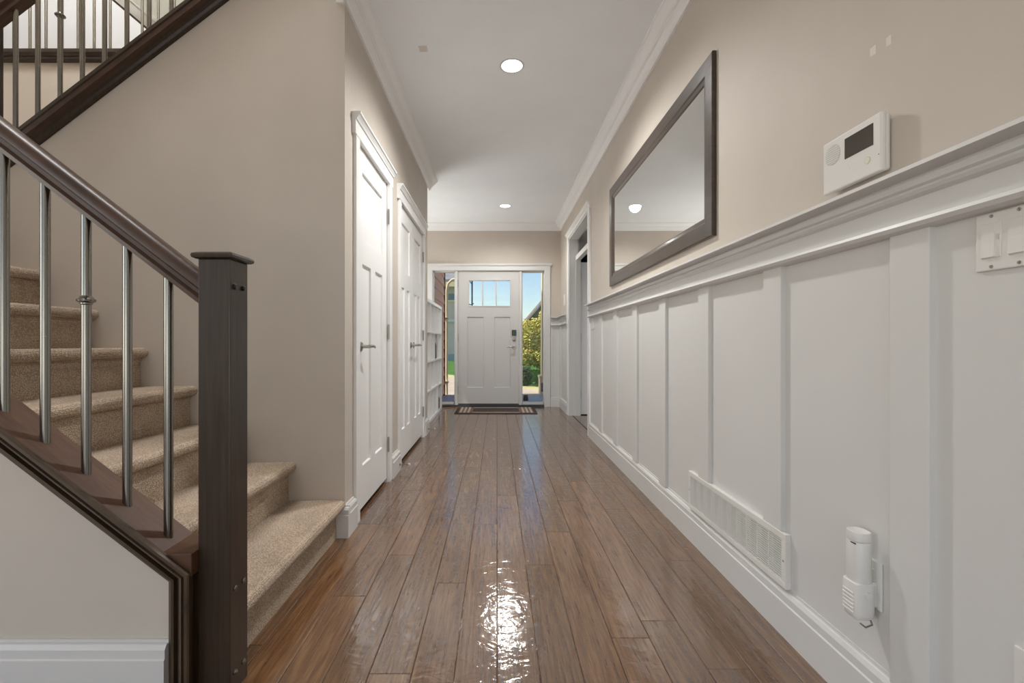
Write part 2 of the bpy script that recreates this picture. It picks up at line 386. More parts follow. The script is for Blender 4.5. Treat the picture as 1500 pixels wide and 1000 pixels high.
cm.box(-.86, 1.09, -4.12, YF + .15, ZC + .13, ZC + .25)
cl = struct(cm.build('ceiling', 'ceiling'), 'textured off-white hallway ceiling', 'ceiling')
MB().box(-.445 - .025, -.445 + .025, 2.72, 2.775, ZC - .003, ZC).build('cover_plate', 'patch', cl, bevel=.001)
m = MB().box(-5.9, -.8, 1.235, 5.0, 5.4, 5.5)
struct(m.build('ceiling_upper', 'ceiling'), 'ceiling high above the stairwell', 'ceiling')
m = MB().box(-5.9, -.86, 3.28, 5.0, 2.75, 2.925)
struct(m.build('floor_upper', 'beige'), 'carpeted upstairs hall floor edge', 'floor')

# downlights
for i, (lx, ly) in enumerate(LIGHTS):
    t = thing('ceiling_downlight', (lx, ly, ZC), ['round white recessed downlight in the near half of the ceiling', 'round white recessed downlight near the front door end of the ceiling'][i], 'light', 'recessed ceiling downlights')
    MB().lathe([(.062, .02), (.066, -.001), (.070, -.004), (.079, -.003), (.080, 0.0), (.066, .003), (.066, .02)], (lx, ly, ZC), seg=36).build('trim_ring', 'white', t, smooth=True)
    MB().lathe([(.066, -.0005), (.063, .02), (.052, .06), (.046, .085)], (lx, ly, ZC), seg=32).build('reflector', 'lamp', t, smooth=True)
    MB().lathe([(0.0, .070), (.03, .068), (.048, .08), (.048, .088), (0.0, .088)], (lx, ly, ZC), seg=32).build('lens', 'lamp', t, smooth=True)
    lp = light('downlight_beam', 'SPOT', (lx, ly, ZC - .012), (0, 0, 0), DOWNLIGHT_W[i], (1, .99, .965), spot_size=R(158), spot_blend=.75, shadow_soft_size=.07)
    lp.parent = t; lp.location = (0, 0, -.012)

# ------------------------------------------------------------------ trims: crown, baseboards
CROWN = [(0, 0), (.095, 0), (.095, -.012), (.086, -.016), (.074, -.026), (.056, -.044), (.046, -.05), (.046, -.056), (.038, -.06), (.026, -.074), (.018, -.09), (.014, -.103), (0, -.103)]
def crown(name, p0, p1, ua, label, extra=None):
    m = MB().sweep(CROWN, [p0, p1], ua, (0, 0, 1))
    if extra: extra(m)
    return struct(m.build(name, 'white2'), label, 'crown moulding')
crown('trim_1', (XL, YS - .095, ZC), (XL, YE + .095, ZC), (1, 0, 0), 'white crown moulding along the left wall above the closet doors',
      lambda m: m.sweep(CROWN, [(-.79, YS, ZC), (XL, YS, ZC)], (0, -1, 0), (0, 0, 1)))
crown('trim_2', (XR, -4, ZC), (XR, YF, ZC), (-1, 0, 0), 'white crown moulding along the right wall above the mirror')
crown('trim_3', (XA, YF, ZC), (XR, YF, ZC), (0, -1, 0), 'white crown moulding across the front wall above the door')
BB = [(0, 0), (.026, 0), (.026, .110), (.0225, .1135), (.0225, .136), (.016, .147), (.012, .149), (.009, .146), (.008, .150), (.008, .156), (0, .156)]
def baseb(name, segs, label):
    m = MB()
    for p0, p1, ua in segs: m.sweep(BB, [p0, p1], ua, (0, 0, 1))
    return struct(m.build(name, 'white'), label, 'baseboard')
baseb('baseboard_right', [((XR, -4, 0), (XR, 4.62, 0), (-1, 0, 0)), ((XR, 6.085, 0), (XR, YF, 0), (-1, 0, 0))], 'long white baseboard under the right wall panelling')
baseb('baseboard_left', [((XL, YS - .0, 0), (XL, 2.375, 0), (1, 0, 0)), ((XL, 3.195, 0), (XL, 3.44, 0), (1, 0, 0)), ((XL, 4.67, 0), (XL, YE, 0), (1, 0, 0)), ((-.80, YS, 0), (XL + .026, YS, 0), (0, -1, 0))], 'short white baseboard pieces between the left closet doors')
baseb('baseboard_front', [((.80, YF, 0), (XR, YF, 0), (0, -1, 0)), ((XA, YF, 0), (-1.06, YF, 0), (0, -1, 0))], 'white baseboard beside the front door')
baseb('baseboard_knee', [((-3.6, 1.235, 0), (-.885, 1.235, 0), (0, -1, 0))], 'white baseboard under the low stair wall at lower left')

# ------------------------------------------------------------------ wainscot
XP = .950
LEDGE = [(XR, 1.336), (.884, 1.336), (.883, 1.327), (.926, 1.323), (.922, 1.316), (.924, 1.303), (.932, 1.297), (.915, 1.293), (.912, 1.287), (.918, 1.281), (.931, 1.277), (XR, 1.277)]
RAIL = [(XR, 1.277), (.933, 1.277), (.933, 1.229), (.913, 1.226), (.910, 1.218), (.917, 1.210), (.933, 1.206), (XR, 1.206)]
def wains(name, y0, y1, battens, label, kcut=None):
    t = thing(name, (XR, (y0 + y1) / 2, 0), label, 'wainscot', None, 'structure')
    MB().sweep(LEDGE, [(0, y0, 0), (0, y1, 0)], (1, 0, 0), (0, 0, 1)).build('ledge_moulding', 'white', t)
    MB().sweep(RAIL, [(0, y0, 0), (0, y1, 0)], (1, 0, 0), (0, 0, 1)).build('top_rail', 'white', t)
    edges = [y0] + [e for b in battens for e in b] + [y1]
    for a, b in battens:
        z0 = .335 if (a < 2.2 and b > 1.475) else .15
        MB().box(.934, XR, a, b, z0, 1.2065).build('batten', 'white', t, bevel=.0015)
    for a, b in zip([y0] + [b[1] for b in battens], [b[0] for b in battens] + [y1]):
        if b - a > .01: MB().box(XP, XR, a, b, .15, 1.2065).build('panel', 'white', t)
    return t
wains('trim_4', -4.0, 4.62, [(.984 + .515 * k, 1.084 + .515 * k) for k in range(-9, 7) if .984 + .515 * k > -4], 'white board-and-batten wainscot with ledge on the long right wall')
wains('trim_5', 6.09, YF, [(6.70, YF)], 'short white wainscot between the side doorway and the front corner')
t = thing('trim_6', (.87, YF, 0), 'white wainscot right of the front door sidelight', 'wainscot', None, 'structure')
MB().sweep([(YF - (XR - a), b) for a, b in LEDGE], [(.80, 0, 0), (XR, 0, 0)], (0, 1, 0), (0, 0, 1)).build('ledge_moulding', 'white', t)
MB().sweep([(YF - (XR - a), b) for a, b in RAIL], [(.80, 0, 0), (XR, 0, 0)], (0, 1, 0), (0, 0, 1)).build('top_rail', 'white', t)
MB().box(.80, XR, YF - .006, YF, .15, 1.2065).build('panel', 'white', t)
MB().box(.80, .83, YF - .018, YF, .15, 1.2065).build('batten', 'white', t, bevel=.001)

# ------------------------------------------------------------------ panelled doors
def panel_face(mb, W0, W1, Z0, Z1, panels, place, depth=.012, slope=.004, holes=()):
    """front face of a door with square recessed panels; place(u, d, z) -> world, d = depth behind the face"""
    us = sorted({W0, W1, *[p[i] for p in list(panels) + list(holes) for i in (0, 1)]}); zs = sorted({Z0, Z1, *[p[i] for p in list(panels) + list(holes) for i in (2, 3)]})
    def inside(u, z): return any(p[0] < u < p[1] and p[2] < z < p[3] for p in list(panels) + list(holes))
    for a, b in zip(us, us[1:]):
        for c, d in zip(zs, zs[1:]):
            if not inside((a + b) / 2, (c + d) / 2):
                mb.add([place(a, 0, c), place(b, 0, c), place(b, 0, d), place(a, 0, d)], [(0, 1, 2, 3)])
    for a, b, c, d in panels:
        s = slope
        o = [place(a, 0, c), place(b, 0, c), place(b, 0, d), place(a, 0, d)]; i = [place(a + s, depth, c + s), place(b - s, depth, c + s), place(b - s, depth, d - s), place(a + s, depth, d - s)]
        mb.add(o + i, [(0, 1, 5, 4), (1, 2, 6, 5), (2, 3, 7, 6), (3, 0, 4, 7), (4, 5, 6, 7)])
def door_slab(name, u0, u1, z0, z1, panels, place, thick, parent, mat='white2', holes=()):
    mb = MB(); panel_face(mb, u0, u1, z0, z1, panels, place, holes=holes)
    back = lambda u, d, z: place(u, thick - d, z)
    panel_face(mb, u0, u1, z0, z1, panels, back, holes=holes)
    rects = [(u0, u1, z0, z1)] + list(holes)
    for a, b, c, d in rects:
        q = [(a, c), (b, c), (b, d), (a, d)]
        vs = [place(u, 0, z) for u, z in q] + [place(u, thick, z) for u, z in q]
        mb.add(vs, [(i, (i + 1) % 4, 4 + (i + 1) % 4, 4 + i) for i in range(4)])
    o = mb.build(name, mat, parent)
    bm = bmesh.new(); bm.from_mesh(o.data); bmesh.ops.remove_doubles(bm, verts=bm.verts, dist=1e-5); bmesh.ops.recalc_face_normals(bm, faces=bm.faces); bm.to_mesh(o.data); bm.free()
    return o
HEAD = [(0, 0), (.020, 0), (.020, .070), (.026, .073), (.030, .082), (.040, .096), (.046, .100), (.046, .112), (0, .112)]
def casing_left(t, y0, y1, ztop):
    """flat casings and moulded header on the left wall round y0..y1"""
    for a, b in ((y0 - .065, y0), (y1, y1 + .07)):
        MB().box(XL, XL + .018, a, b, 0, ztop).build('casing', 'white2', t, bevel=.0015)
    mb = MB().sweep(HEAD, [(XL, y0 - .085, ztop), (XL, y1 + .09, ztop)], (1, 0, 0), (0, 0, 1))
    mb.build('header', 'white2', t)
    for a, b, c, d in ((y0, y0 + .004, 0, ztop), (y1 - .004, y1, 0, ztop), (y0, y1, ztop - .004, ztop)):
        MB().box(-.85, XL, a, b, c, d).build('jamb', 'white', t)
def hinge(t, x, y, z, h=.09, ax='z'):
    MB().lathe([(.0, -h / 2 - .004), (.004, -h / 2), (.0065, -h / 2), (.0065, h / 2), (.004, h / 2), (0, h / 2 + .004)], (x, y, z), seg=10).build('hinge', 'chrome', t, smooth=True)
def lever(t, x, y, z, dirv):
    """lever set on a door facing +x; lever runs dirv along y"""
    e = MB().lathe([(.027, 0), (.027, .005), (.022, .009), (0, .009)], (x, y, z), 'x', 20).build('rose', 'chrome', t, smooth=True)
    MB().tube([(x + .004, y, z), (x + .05, y, z)], .010, 10).build('lever_neck', 'chrome', t, smooth=True)
    MB().tube([(x + .05, y - .006 * dirv, z), (x + .053, y + .02 * dirv, z + .002), (x + .055, y + .07 * dirv, z + .001), (x + .05, y + .115 * dirv, z - .006)], [.0105, .0095, .0085, .006], 10).build('lever_handle', 'chrome', t, smooth=True)
XD = -.757
plL = lambda u, d, z: (XD - d, u, z)
ZT = 2.045
d1 = thing('door_1', (XL, 2.785, 0), 'white panelled closet door with lever, nearest on the left wall', 'door', None, 'structure')
casing_left(d1, 2.445, 3.125, ZT)
a, b = 2.4505, 3.1195
door_slab('door_slab', a, b, .03, 2.04, [(a + .11, b - .11, 1.53, 1.915), (a + .11, (a + b) / 2 - .05, .262, 1.40), ((a + b) / 2 + .05, b - .11, .262, 1.40)], plL, .035, d1)
for z in (.26, 1.03, 1.82): hinge(d1, XL + .008, 3.122, z, .1)
lever(d1, XD, 2.525, .935, 1)
d2 = thing('door_2', (XL, 4.055, 0), 'white double closet door with two levers, second on the left wall', 'door', None, 'structure')
casing_left(d2, 3.51, 4.60, ZT)
for a, b, s in ((3.5155, 4.0535, 1), (4.0565, 4.5945, -1)):
    door_slab('door_leaf', a, b, .03, 2.04, [(a + .10, b - .10, 1.53, 1.915), (a + .10, (a + b) / 2 - .045, .262, 1.40), ((a + b) / 2 + .045, b - .10, .262, 1.40)], plL, .035, d2)
for z in (.26, 1.03, 1.82):
    hinge(d2, XL + .008, 3.513, z, .1); hinge(d2, XL + .008, 4.598, z, .1)
lever(d2, XD, 3.995, .935, -1); lever(d2, XD, 4.12, .935, 1)

# ------------------------------------------------------------------ front door, sidelights
t5 = thing('trim_7', (-.125, YF, 0), 'white casing and header framing the front door and its sidelights', 'door frame', None, 'structure')
FD0, FD1 = -.584, .328
MB().box(-1.06, -.965, YF - .02, YF, 0, 2.10).build('casing', 'white', t5, bevel=.002)
MB().box(.705, .795, YF - .02, YF, 0, 2.10).build('casing', 'white', t5, bevel=.002)
MB().box(-1.06, .795, YF - .021, YF, 2.035, 2.10).build('header', 'white', t5, bevel=.002)
MB().sweep([(0, 0), (.022, 0), (.030, .006), (.034, .018), (.034, .036), (0, .036)], [(-1.075, YF, 2.10), (.815, YF, 2.10)], (0, -1, 0), (0, 0, 1)).build('header_cap', 'white', t5)
for x0, x1 in ((OX0, -.955), (-.628, FD0 - .003), (FD1 + .003, .372), (.707, OX1)):
    MB().box(x0, x1, YF, YF + .14, .02, OZ).build('jamb', 'white', t5, bevel=.002)
MB().box(OX0, OX1, YF + .0, YF + .14, 2.031, OZ).build('head_jamb', 'white', t5)
MB().box(OX0, OX1, YF - .012, YF + .2, 0, .03).build('threshold', 'sill', t5, bevel=.004)
for nm, x0, x1, lb in (('window_1', -.955, -.628, 'narrow sidelight left of the front door, partly behind the cube shelf'), ('window_2', .372, .707, 'narrow sidelight right of the front door with sky and tree')):
    t = thing(nm, ((x0 + x1) / 2, YF + .06, .03), lb, 'window', None, 'structure')
    fr = MB(); fy0, fy1 = YF + .035, YF + .08; w = .012
    for q in ((x0, x0 + w, .03, 2.031), (x1 - w, x1, .03, 2.031), (x0, x1, .03, .065), (x0, x1, 2.012, 2.031)): fr.box(q[0], q[1], fy0, fy1, q[2], q[3])
    fr.build('sash', 'white', t)
    MB().box(x0 + w, x1 - w, YF + .055, YF + .059, .065, 2.012).build('pane', 'glass', t)
d3 = thing('door_3', ((FD0 + FD1) / 2, YF, .03), 'white front door with three-pane top window and dark keypad', 'door', None, 'structure')
YD = YF + .012
plF = lambda u, d, z: (u, YD + d, z)
def fx(px): return (px - CX) / 98.0
def fz(py): return H + (CY - py) / 98.0
lite = (fx(687), fx(747), fz(447.5), fz(410.5))
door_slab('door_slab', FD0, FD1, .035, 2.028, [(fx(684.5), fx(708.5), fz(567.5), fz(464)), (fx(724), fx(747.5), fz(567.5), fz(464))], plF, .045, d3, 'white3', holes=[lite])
x0, x1, z0, z1 = lite
lf = MB(); w = .016
for q in ((x0 - w, x1 + w, z1, z1 + w), (x0 - w, x1 + w, z0 - w, z0), (x0 - w, x0, z0, z1), (x1, x1 + w, z0, z1)): lf.box(q[0], q[1], YD - .006, YD, q[2], q[3])
lf.build('lite_frame', 'white3', d3, bevel=.002)
xs = [x0 + (x1 - x0) * k / 3 for k in range(4)]
for k in range(3): MB().box(xs[k] + .006, xs[k + 1] - .006, YD + .02, YD + .024, z0, z1).build('pane', 'glass', d3)
for k in (1, 2): MB().box(xs[k] - .011, xs[k] + .011, YD + .006, YD + .04, z0, z1).build('muntin', 'white3', d3)
MB().box(FD0 + .004, FD1 - .004, YD - .004, YD + .03, .03, .045).build('door_sweep', 'darkmetal', d3)
for z in (fz(571), fz(494), fz(415)): hinge(d3, FD0 - .002, YD - .006, z, .11)
kx = fx(753)
MB().box(kx - .034, kx + .034, YD - .026, YD, fz(491.5), fz(483)).build('keypad', 'darkgreen', d3, bevel=.006)
MB().lathe([(.026, 0), (.026, -.012), (.02, -.016), (0, -.016)], (kx, YD, fz(497)), 'y', 18).build('deadbolt', 'chrome', d3, smooth=True)
MB().lathe([(.032, 0), (.032, -.006), (.026, -.011), (0, -.011)], (kx + .005, YD, fz(508)), 'y', 18).build('rose', 'chrome', d3, smooth=True)
MB().tube([(kx + .005, YD - .005, fz(508)), (kx + .005, YD - .05, fz(508)), (kx - .02, YD - .056, fz(508.2)), (kx - .06, YD - .056, fz(507.5)), (kx - .105, YD - .052, fz(508.5))], [.011, .011, .01, .009, .006], 10).build('lever_handle', 'chrome', d3, smooth=True)

# ------------------------------------------------------------------ side doorway on the right
d4 = thing('door_4', (XR, 5.355, 0), 'tall white side doorway with transom and door standing open inwards', 'door', None, 'structure')
DY0, DY1, DZ = 4.71, 6.0, 2.327
for a, b in ((DY0 - .085, DY0), (DY1, DY1 + .085)): MB().box(.934, XR, a, b, 0, DZ).build('casing', 'white2', d4, bevel=.0015)
MB().sweep([(0, 0), (.021, 0), (.021, .03), (.03, .035), (.036, .05), (.044, .055), (.044, .068), (0, .068)], [(XR, DY0 - .10, DZ), (XR, DY1 + .10, DZ)], (-1, 0, 0), (0, 0, 1)).build('header', 'white2', d4)
for a, b, c, d in ((DY0, DY0 + .02, 0, DZ), (DY1 - .02, DY1, 0, DZ), (DY0, DY1, DZ - .02, DZ)): MB().box(.945, 1.10, a, b, c, d).build('jamb', 'white', d4)
MB().box(1.035, 1.095, DY0 + .02, DY1 - .02, 2.035, 2.10).build('transom_bar', 'white', d4, bevel=.003)
MB().box(1.06, 1.065, DY0 + .02, DY1 - .02, 2.10, DZ - .02).build('pane', 'glass', d4)
MB().box(1.035, 1.10, DY1 - .032, DY1 - .02, 0, 2.035).build('door_stop', 'white', d4)
pl4 = lambda u, d, z: (u, DY1 + .02 + d, z)
door_slab('door_slab', 1.108, 1.83, .012, 2.02, [(1.218, 1.72, 1.52, 1.90), (1.218, 1.42, .26, 1.40), (1.52, 1.72, .26, 1.40)], pl4, .035, d4)
for z in (.28, 1.03, 1.84):
    hinge(d4, 1.104, DY1 + .008, z, .1); MB().box(1.06, 1.10, DY1 - .024, DY1 - .0195, z - .05, z + .05).build('hinge_plate', 'chrome', d4)
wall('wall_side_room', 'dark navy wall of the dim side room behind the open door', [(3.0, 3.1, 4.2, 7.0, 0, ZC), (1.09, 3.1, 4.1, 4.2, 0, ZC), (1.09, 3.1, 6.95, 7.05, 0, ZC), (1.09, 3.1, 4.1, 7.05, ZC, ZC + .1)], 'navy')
struct(MB().box(1.0, 3.1, 4.1, 7.05, -.06, 0).build('floor_side_room', 'floor'), 'brown floor of the side room', 'floor')

# ------------------------------------------------------------------ stairs
RISE, RUN = .188, .2435
def zt(k): return .188 * k - .008
def xn(k): return -.748 - RUN * (k - 1)
st = thing('staircase', (-1.7, 1.8, 0), 'carpeted beige staircase rising to the left behind the dark balusters', 'staircase')
Y0, Y1 = 1.333, YS - .002
def step_profile(X, Zt, Zb, d, s=1):
    """rounded nosing, slightly hollow riser; s=+1 nosing faces +x"""
    r = .025; pts = [(X - s * (RUN + .034), Zt - .004), (X - s * .06, Zt)]
    for k in range(8):
        t = math.pi / 2 - math.pi * k / 7; pts.append((X - s * r + s * r * math.cos(t) * 1.05, Zt - r + r * math.sin(t)))
    pts += [(X - s * .022, Zt - .053), (X - s * .036, Zt - .060), (X - s * .039, Zt - .085), (X - s * .035, Zb), (X - s * (RUN + .034), Zb)]
    return pts
for k in range(1, 9):
    o = MB().poly(step_profile(xn(k), zt(k), 0 if k == 1 else zt(k - 1) - .012, RUN), 'y', Y0, Y1).build('step', 'carpet', st, smooth=True)
struct(MB().box(-3.59, xn(9) - .03, 1.333, 3.19, zt(9) - .16, zt(9)).build('floor_landing', 'carpet', bevel=.02), 'carpeted landing between the two flights', 'floor')
st2 = thing('staircase', (-1.7, 2.77, 1.7), 'carpeted upper flight of stairs behind the tall beige stair wall', 'staircase')
for k in range(1, 7):
    MB().poly(step_profile(-2.55 + RUN * (k - 1), zt(9) + RISE * k, zt(9) + RISE * (k - 1) - .02, RUN, -1), 'y', YS + .09, 3.195).build('step', 'carpet', st2, smooth=True)

# railing of the lower flight
YB = 1.267
rl = thing('stair_railing', (-.76, YB, 0), 'dark wood and steel railing with square newel post beside the lower steps', 'railing', 'stair railings')
def newel(parent, x0, x1, y0, y1, z0, z1, cap=True):
    n = MB().box(x0, x1, y0, y1, z0, z1).build('newel_post', 'newelwood', parent, bevel=.0025)
    e = .011
    mb = MB(); prof = [(e * .4, 0), (e, .003), (e * 1.15, .009), (e, .014), (e * .3, .018), (-.004, .020)]
    for i, (a, h) in enumerate(prof):
        mb.v += [(x0 - a, y0 - a, z1 + h), (x1 + a, y0 - a, z1 + h), (x1 + a, y1 + a, z1 + h), (x0 - a, y1 + a, z1 + h)]
        if i: mb.f += [((i - 1) * 4 + j, (i - 1) * 4 + (j + 1) % 4, i * 4 + (j + 1) % 4, i * 4 + j) for j in range(4)]
    mb.f += [(3, 2, 1, 0), tuple(range(len(mb.v) - 4, len(mb.v)))]
    mb.build('newel_cap', 'newelwood', n)
    return n
nw = newel(rl, -.803, -.717, 1.223, 1.31, 0, 1.181)
for y, z in ((1.242, 1.108), (1.284, 1.108), (1.243, .286), (1.284, .286), (1.243, .058), (1.284, .058)):
    MB().lathe([(.0075, -.004), (.0075, .004), (.005, .0065), (0, .007)], (-.717, y, z), 'x', 12).build('screw_cap', 'black' if z > 1 else 'steel', nw, smooth=True)
RAILP = [(-.024, -.046), (.024, -.046), (.027, -.032), (.020, -.022), (.020, -.010), (.033, .000), (.034, .014), (.028, .030), (.014, .040), (-.014, .040), (-.028, .030), (-.034, .014), (-.033, .000), (-.020, -.010), (-.020, -.022), (-.027, -.032)]
def zr(x): return 1.122 + SL * (-.832 - x)
MB().sweep(RAILP, [(-.803, YB, zr(-.803)), (-2.55, YB, zr(-2.55))], (0, 1, 0), (0, 0, 1)).build('handrail', 'railwood', rl, smooth=True)
newel(rl, -2.636, -2.55, 1.224, 1.31, zlow(-2.6) - .25, zr(-2.6) + .12)
def baluster_mesh(parent, x, y, z0, z1, r):
    return MB().lathe([(r, z0), (r, z1)], (x, y, 0), 'z', 14).build('baluster', 'steel', parent, smooth=True)
def collar(parent, b, x, y, z):
    return MB().lathe([(.0105, -.014), (.014, -.010), (.014, -.007), (.021, -.003), (.022, .002), (.016, .007), (.0135, .011), (.0105, .014)], (x, y, z), 'z', 16).build('collar', 'steel', parent, smooth=True)
xb = -.914; hb = .71
b0 = baluster_mesh(rl, xb, YB, zlow(xb) - .012, zr(xb) - .040, .0115)
bl = [b0]
for k in range(1, 15):
    dx = -.1143 * k; bl.append(dup(b0, rl, (dx, 0, -SL * dx)))
for k in (2, 7, 12):
    x = xb - .1143 * k; c = collar(rl, bl[k], x, YB, 1.073 + SL * .1143 * (k - 2))
    c.parent = bl[k]; c.location = -bl[k].location
# sloped cap with moulding, mitred into the upright trim beside the newel
xe = -2.72
MB().poly([(xe, zlow(xe)), (-.8866, .40), (-.803, .40), (-.803, .34), (-.85, .36), (xe, zlow(xe) - .022)], 'y', 1.196, 1.330).build('sloped_cap', 'capwood', rl, bevel=.002)
prof = [(.0, 1.20), (-.004, 1.187), (.0, 1.183), (.010, 1.183), (.015, 1.191), (.019, 1.192), (.022, 1.186), (.028, 1.187), (.032, 1.193), (.036, 1.203), (.048, 1.211), (.058, 1.216), (.061, 1.228), (.067, 1.228), (.070, 1.213), (.079, 1.213), (.085, 1.222), (.100, 1.228), (.100, 1.24), (.016, 1.24), (.014, 1.20)]
mb = MB(); cs = .794; path = []
zl2 = lambda x: zc + SL * (xc - x)
for X in ('far', 'mid', 'bot'):
    for v, y in prof:
        w = v * cs
        if X == 'far': path.append((xe, y, zl2(xe) - v))
        elif X == 'mid': path.append((xc - w, y, zl2(xc - w) - v))
        else: path.append((xc - w, y, 0.0))
n = len(prof); mb.v = path
for k in range(2): mb.f += [(k * n + i, k * n + (i + 1) % n, (k + 1) * n + (i + 1) % n, (k + 1) * n + i) for i in range(n)]
mb.f += [tuple(range(n)), tuple(range(2 * n, 3 * n))]
mb.build('cap_moulding', 'mouldwood', rl)
MB().box(-.875, -.803, 1.226, 1.327, 0, .335).build('end_post', 'newelwood', rl)

# railing of the upper flight
YU = 2.265
ru = thing('stair_railing', (-2.43, YU, 1.7), 'dark sloped railing of the upper flight, above the tall beige stair wall', 'railing', 'stair railings')
newel(ru, -2.586, -2.50, YU - .043, YU + .043, 1.72, 2.86)
def zru(x): return zup(x) + .745
xt = -.80
MB().sweep(RAILP, [(-2.50, YU, zru(-2.50)), (xt, YU, zru(xt))], (0, 1, 0), (0, 0, 1)).build('handrail', 'railwood', ru, smooth=True)
MB().poly([(-2.50, zup(-2.50)), (xt, zup(xt)), (xt, zup(xt) - .05), (-2.50, zup(-2.50) - .05)], 'y', 2.185, 2.335).build('sloped_cap', 'railwood', ru, bevel=.002)
uprof = [(.004, 2.2), (.004, 2.18), (-.016, 2.18), (-.022, 2.186), (-.03, 2.20), (-.034, 2.206), (-.05, 2.206), (-.054, 2.212), (-.060, 2.225), (-.072, 2.232), (-.078, 2.238), (-.078, 2.255), (.0, 2.255)]
MB().sweep([(y, v) for v, y in uprof], [(-2.50, 0, zup(-2.50)), (xt, 0, zup(xt))], (0, 1, 0), (0, 0, 1)).build('cap_moulding', 'newelwood', ru)
xu = -2.394
u0 = baluster_mesh(ru, xu + .1107 * 0, YU, zup(xu) - .012, zru(xu) - .04, .0105)
# the first one stands against the newel
ul = [u0]
for k in range(1, 14):
    dx = .1107 * k; ul.append(dup(u0, ru, (dx, 0, SL * dx)))
for k in (2, 7, 12):
    x = xu + .1107 * k; zz = H + (CY - 23) * YU / F + SL * .1107 * (k - 2)
    c = collar(ru, ul[k], x, YU, zz); c.parent = ul[k]; c.location = -ul[k].location
# landing guard upstairs
YG = 3.2
rg = thing('stair_railing', (-2.4, YG, 2.93), 'dark horizontal guard railing of the upstairs hall, behind the sloped railing', 'railing', 'stair railings')
MB().sweep([(3.14, 2.985), (3.14, 2.962), (3.152, 2.955), (3.16, 2.945), (3.165, 2.945), (3.165, 2.93), (3.175, 2.922), (3.2, 2.922), (3.28, 2.932), (3.28, 2.985)], [(-3.6, 0, 0), (-.86, 0, 0)], (0, 1, 0), (0, 0, 1)).build('guard_cap', 'newelwood', rg)
g0 = baluster_mesh(rg, (44 - CX) * YG / F, YG, 2.98, 3.86, .0085)
for k in range(-1, 17):
    if k: dup(g0, rg, (.1127 * k, 0, 0))
MB().sweep(RAILP, [(-3.6, YG, 3.9), (-.86, YG, 3.9)], (0, 1, 0), (0, 0, 1)).build('handrail', 'railwood', rg, smooth=True)
# sloped bulkhead upstairs
m = MB().poly([(-4.3, 4.84), (-2.2, 3.07), (-2.2, 2.98), (-.87, 2.98), (-.87, 5.4), (-4.3, 5.4)], 'y', 3.66, 3.74)
bk = struct(m.build('wall_bulkhead', 'sage'), 'sloping beige bulkhead upstairs at the top left', 'wall')
def slant(y0, y1, off0, off1, nm, mt):
    d = Vector((2.1, -1.77)).normalized(); nrm = Vector((-d.y, d.x)) * -1
    p = [Vector((-4.3, 4.84)) + nrm * off0, Vector((-2.2, 3.07)) + nrm * off0, Vector((-2.2, 3.07)) + nrm * off1, Vector((-4.3, 4.84)) + nrm * off1]
    return MB().poly([tuple(q) for q in p], 'y', y0, y1).build(nm, mt, bk)
slant(3.62, 3.66, .0, .075, 'bulkhead_trim', 'greyplastic'); slant(3.61, 3.66, -.012, 0, 'trim_bead', 'white'); slant(3.615, 3.66, .075, .09, 'shadow_strip', 'newelwood')

# ------------------------------------------------------------------ mirror
XM = .935
mr = thing('wall_mirror', (XR, 2.885, 1.42), 'large wide wall mirror in a dark wood frame on the right wall', 'mirror')
my0, my1, mz0, mz1, fw = 1.98, 3.79, 1.422, 2.227, .10
FP = [(0, XR - .001), (0, XM + .003), (.004, XM), (.070, XM + .001), (.078, XM + .006), (.094, XM + .009), (.1, XM + .012), (.1, XR - .001)]
corners = [(my0, mz0), (my1, mz0), (my1, mz1), (my0, mz1)]
inn = [(1, 1), (-1, 1), (-1, -1), (1, -1)]
for k in range(4):
    mb = MB(); k2 = (k + 1) % 4; n = len(FP)
    for q in (k, k2):
        for off, x in FP: mb.v.append((x, corners[q][0] + inn[q][0] * off, corners[q][1] + inn[q][1] * off))
    mb.f = [(i, (i + 1) % n, n + (i + 1) % n, n + i) for i in range(n)] + [tuple(range(n)), tuple(range(n, 2 * n))]
    mb.build('frame_rail', 'framewood', mr)
MB().box(XM + .014, XR - .002, my0 + .09, my1 - .09, mz0 + .09, mz1 - .09).build('mirror_glass', 'mirror', mr)

# ------------------------------------------------------------------ small fittings on the right wall
XA2 = .9225
ap = thing('alarm_panel', (XR, 1.19, 1.37), 'white alarm keypad with dark screen on the right wall above the ledge', 'alarm panel')
ay0, ay1, az0, az1 = 1.0935, 1.2886, 1.370, 1.513
MB().box(XA2 + .012, XR - .006, ay0 + .003, ay1 - .003, az0 + .003, az1 - .003).build('back_shell', 'plastic', ap, bevel=.006)
MB().box(XR - .007, XR - .001, ay0 + .012, ay1 - .012, az0 + .012, az1 - .014).build('wall_plate', 'plastic', ap)
MB().box(XA2, XA2 + .014, ay0, ay1, az0, az1).build('front_cover', 'plastic', ap, bevel=.004)
MB().box(XA2 - .0008, XA2 + .004, 1.116, 1.2075, 1.4405, 1.4945).build('display', 'screen', ap)
sg = MB().lathe([(.028, -.0006), (.028, .003)], (XA2, 1.2507, 1.4706), 'x', 28).build('speaker_grille', 'greyplastic', ap)
gb = MB()
for i in range(-4, 5):
    w = math.sqrt(max(0, .026 ** 2 - (i * .0058) ** 2)); gb.box(XA2 - .0016, XA2, 1.2507 - w, 1.2507 + w, 1.4706 + i * .0058 - .0012, 1.4706 + i * .0058 + .0012)
gb.build('grille_rib', 'plastic', sg)
bt = MB().lathe([(.0095, -.0008), (.0095, .003)], (XA2, 1.1335, 1.409), 'x', 20).build('panic_button', 'lime', ap)
MB().lathe([(.0068, -.0014), (.0068, .003)], (XA2, 1.1335, 1.409), 'x', 20).build('button_face', 'plastic', bt)
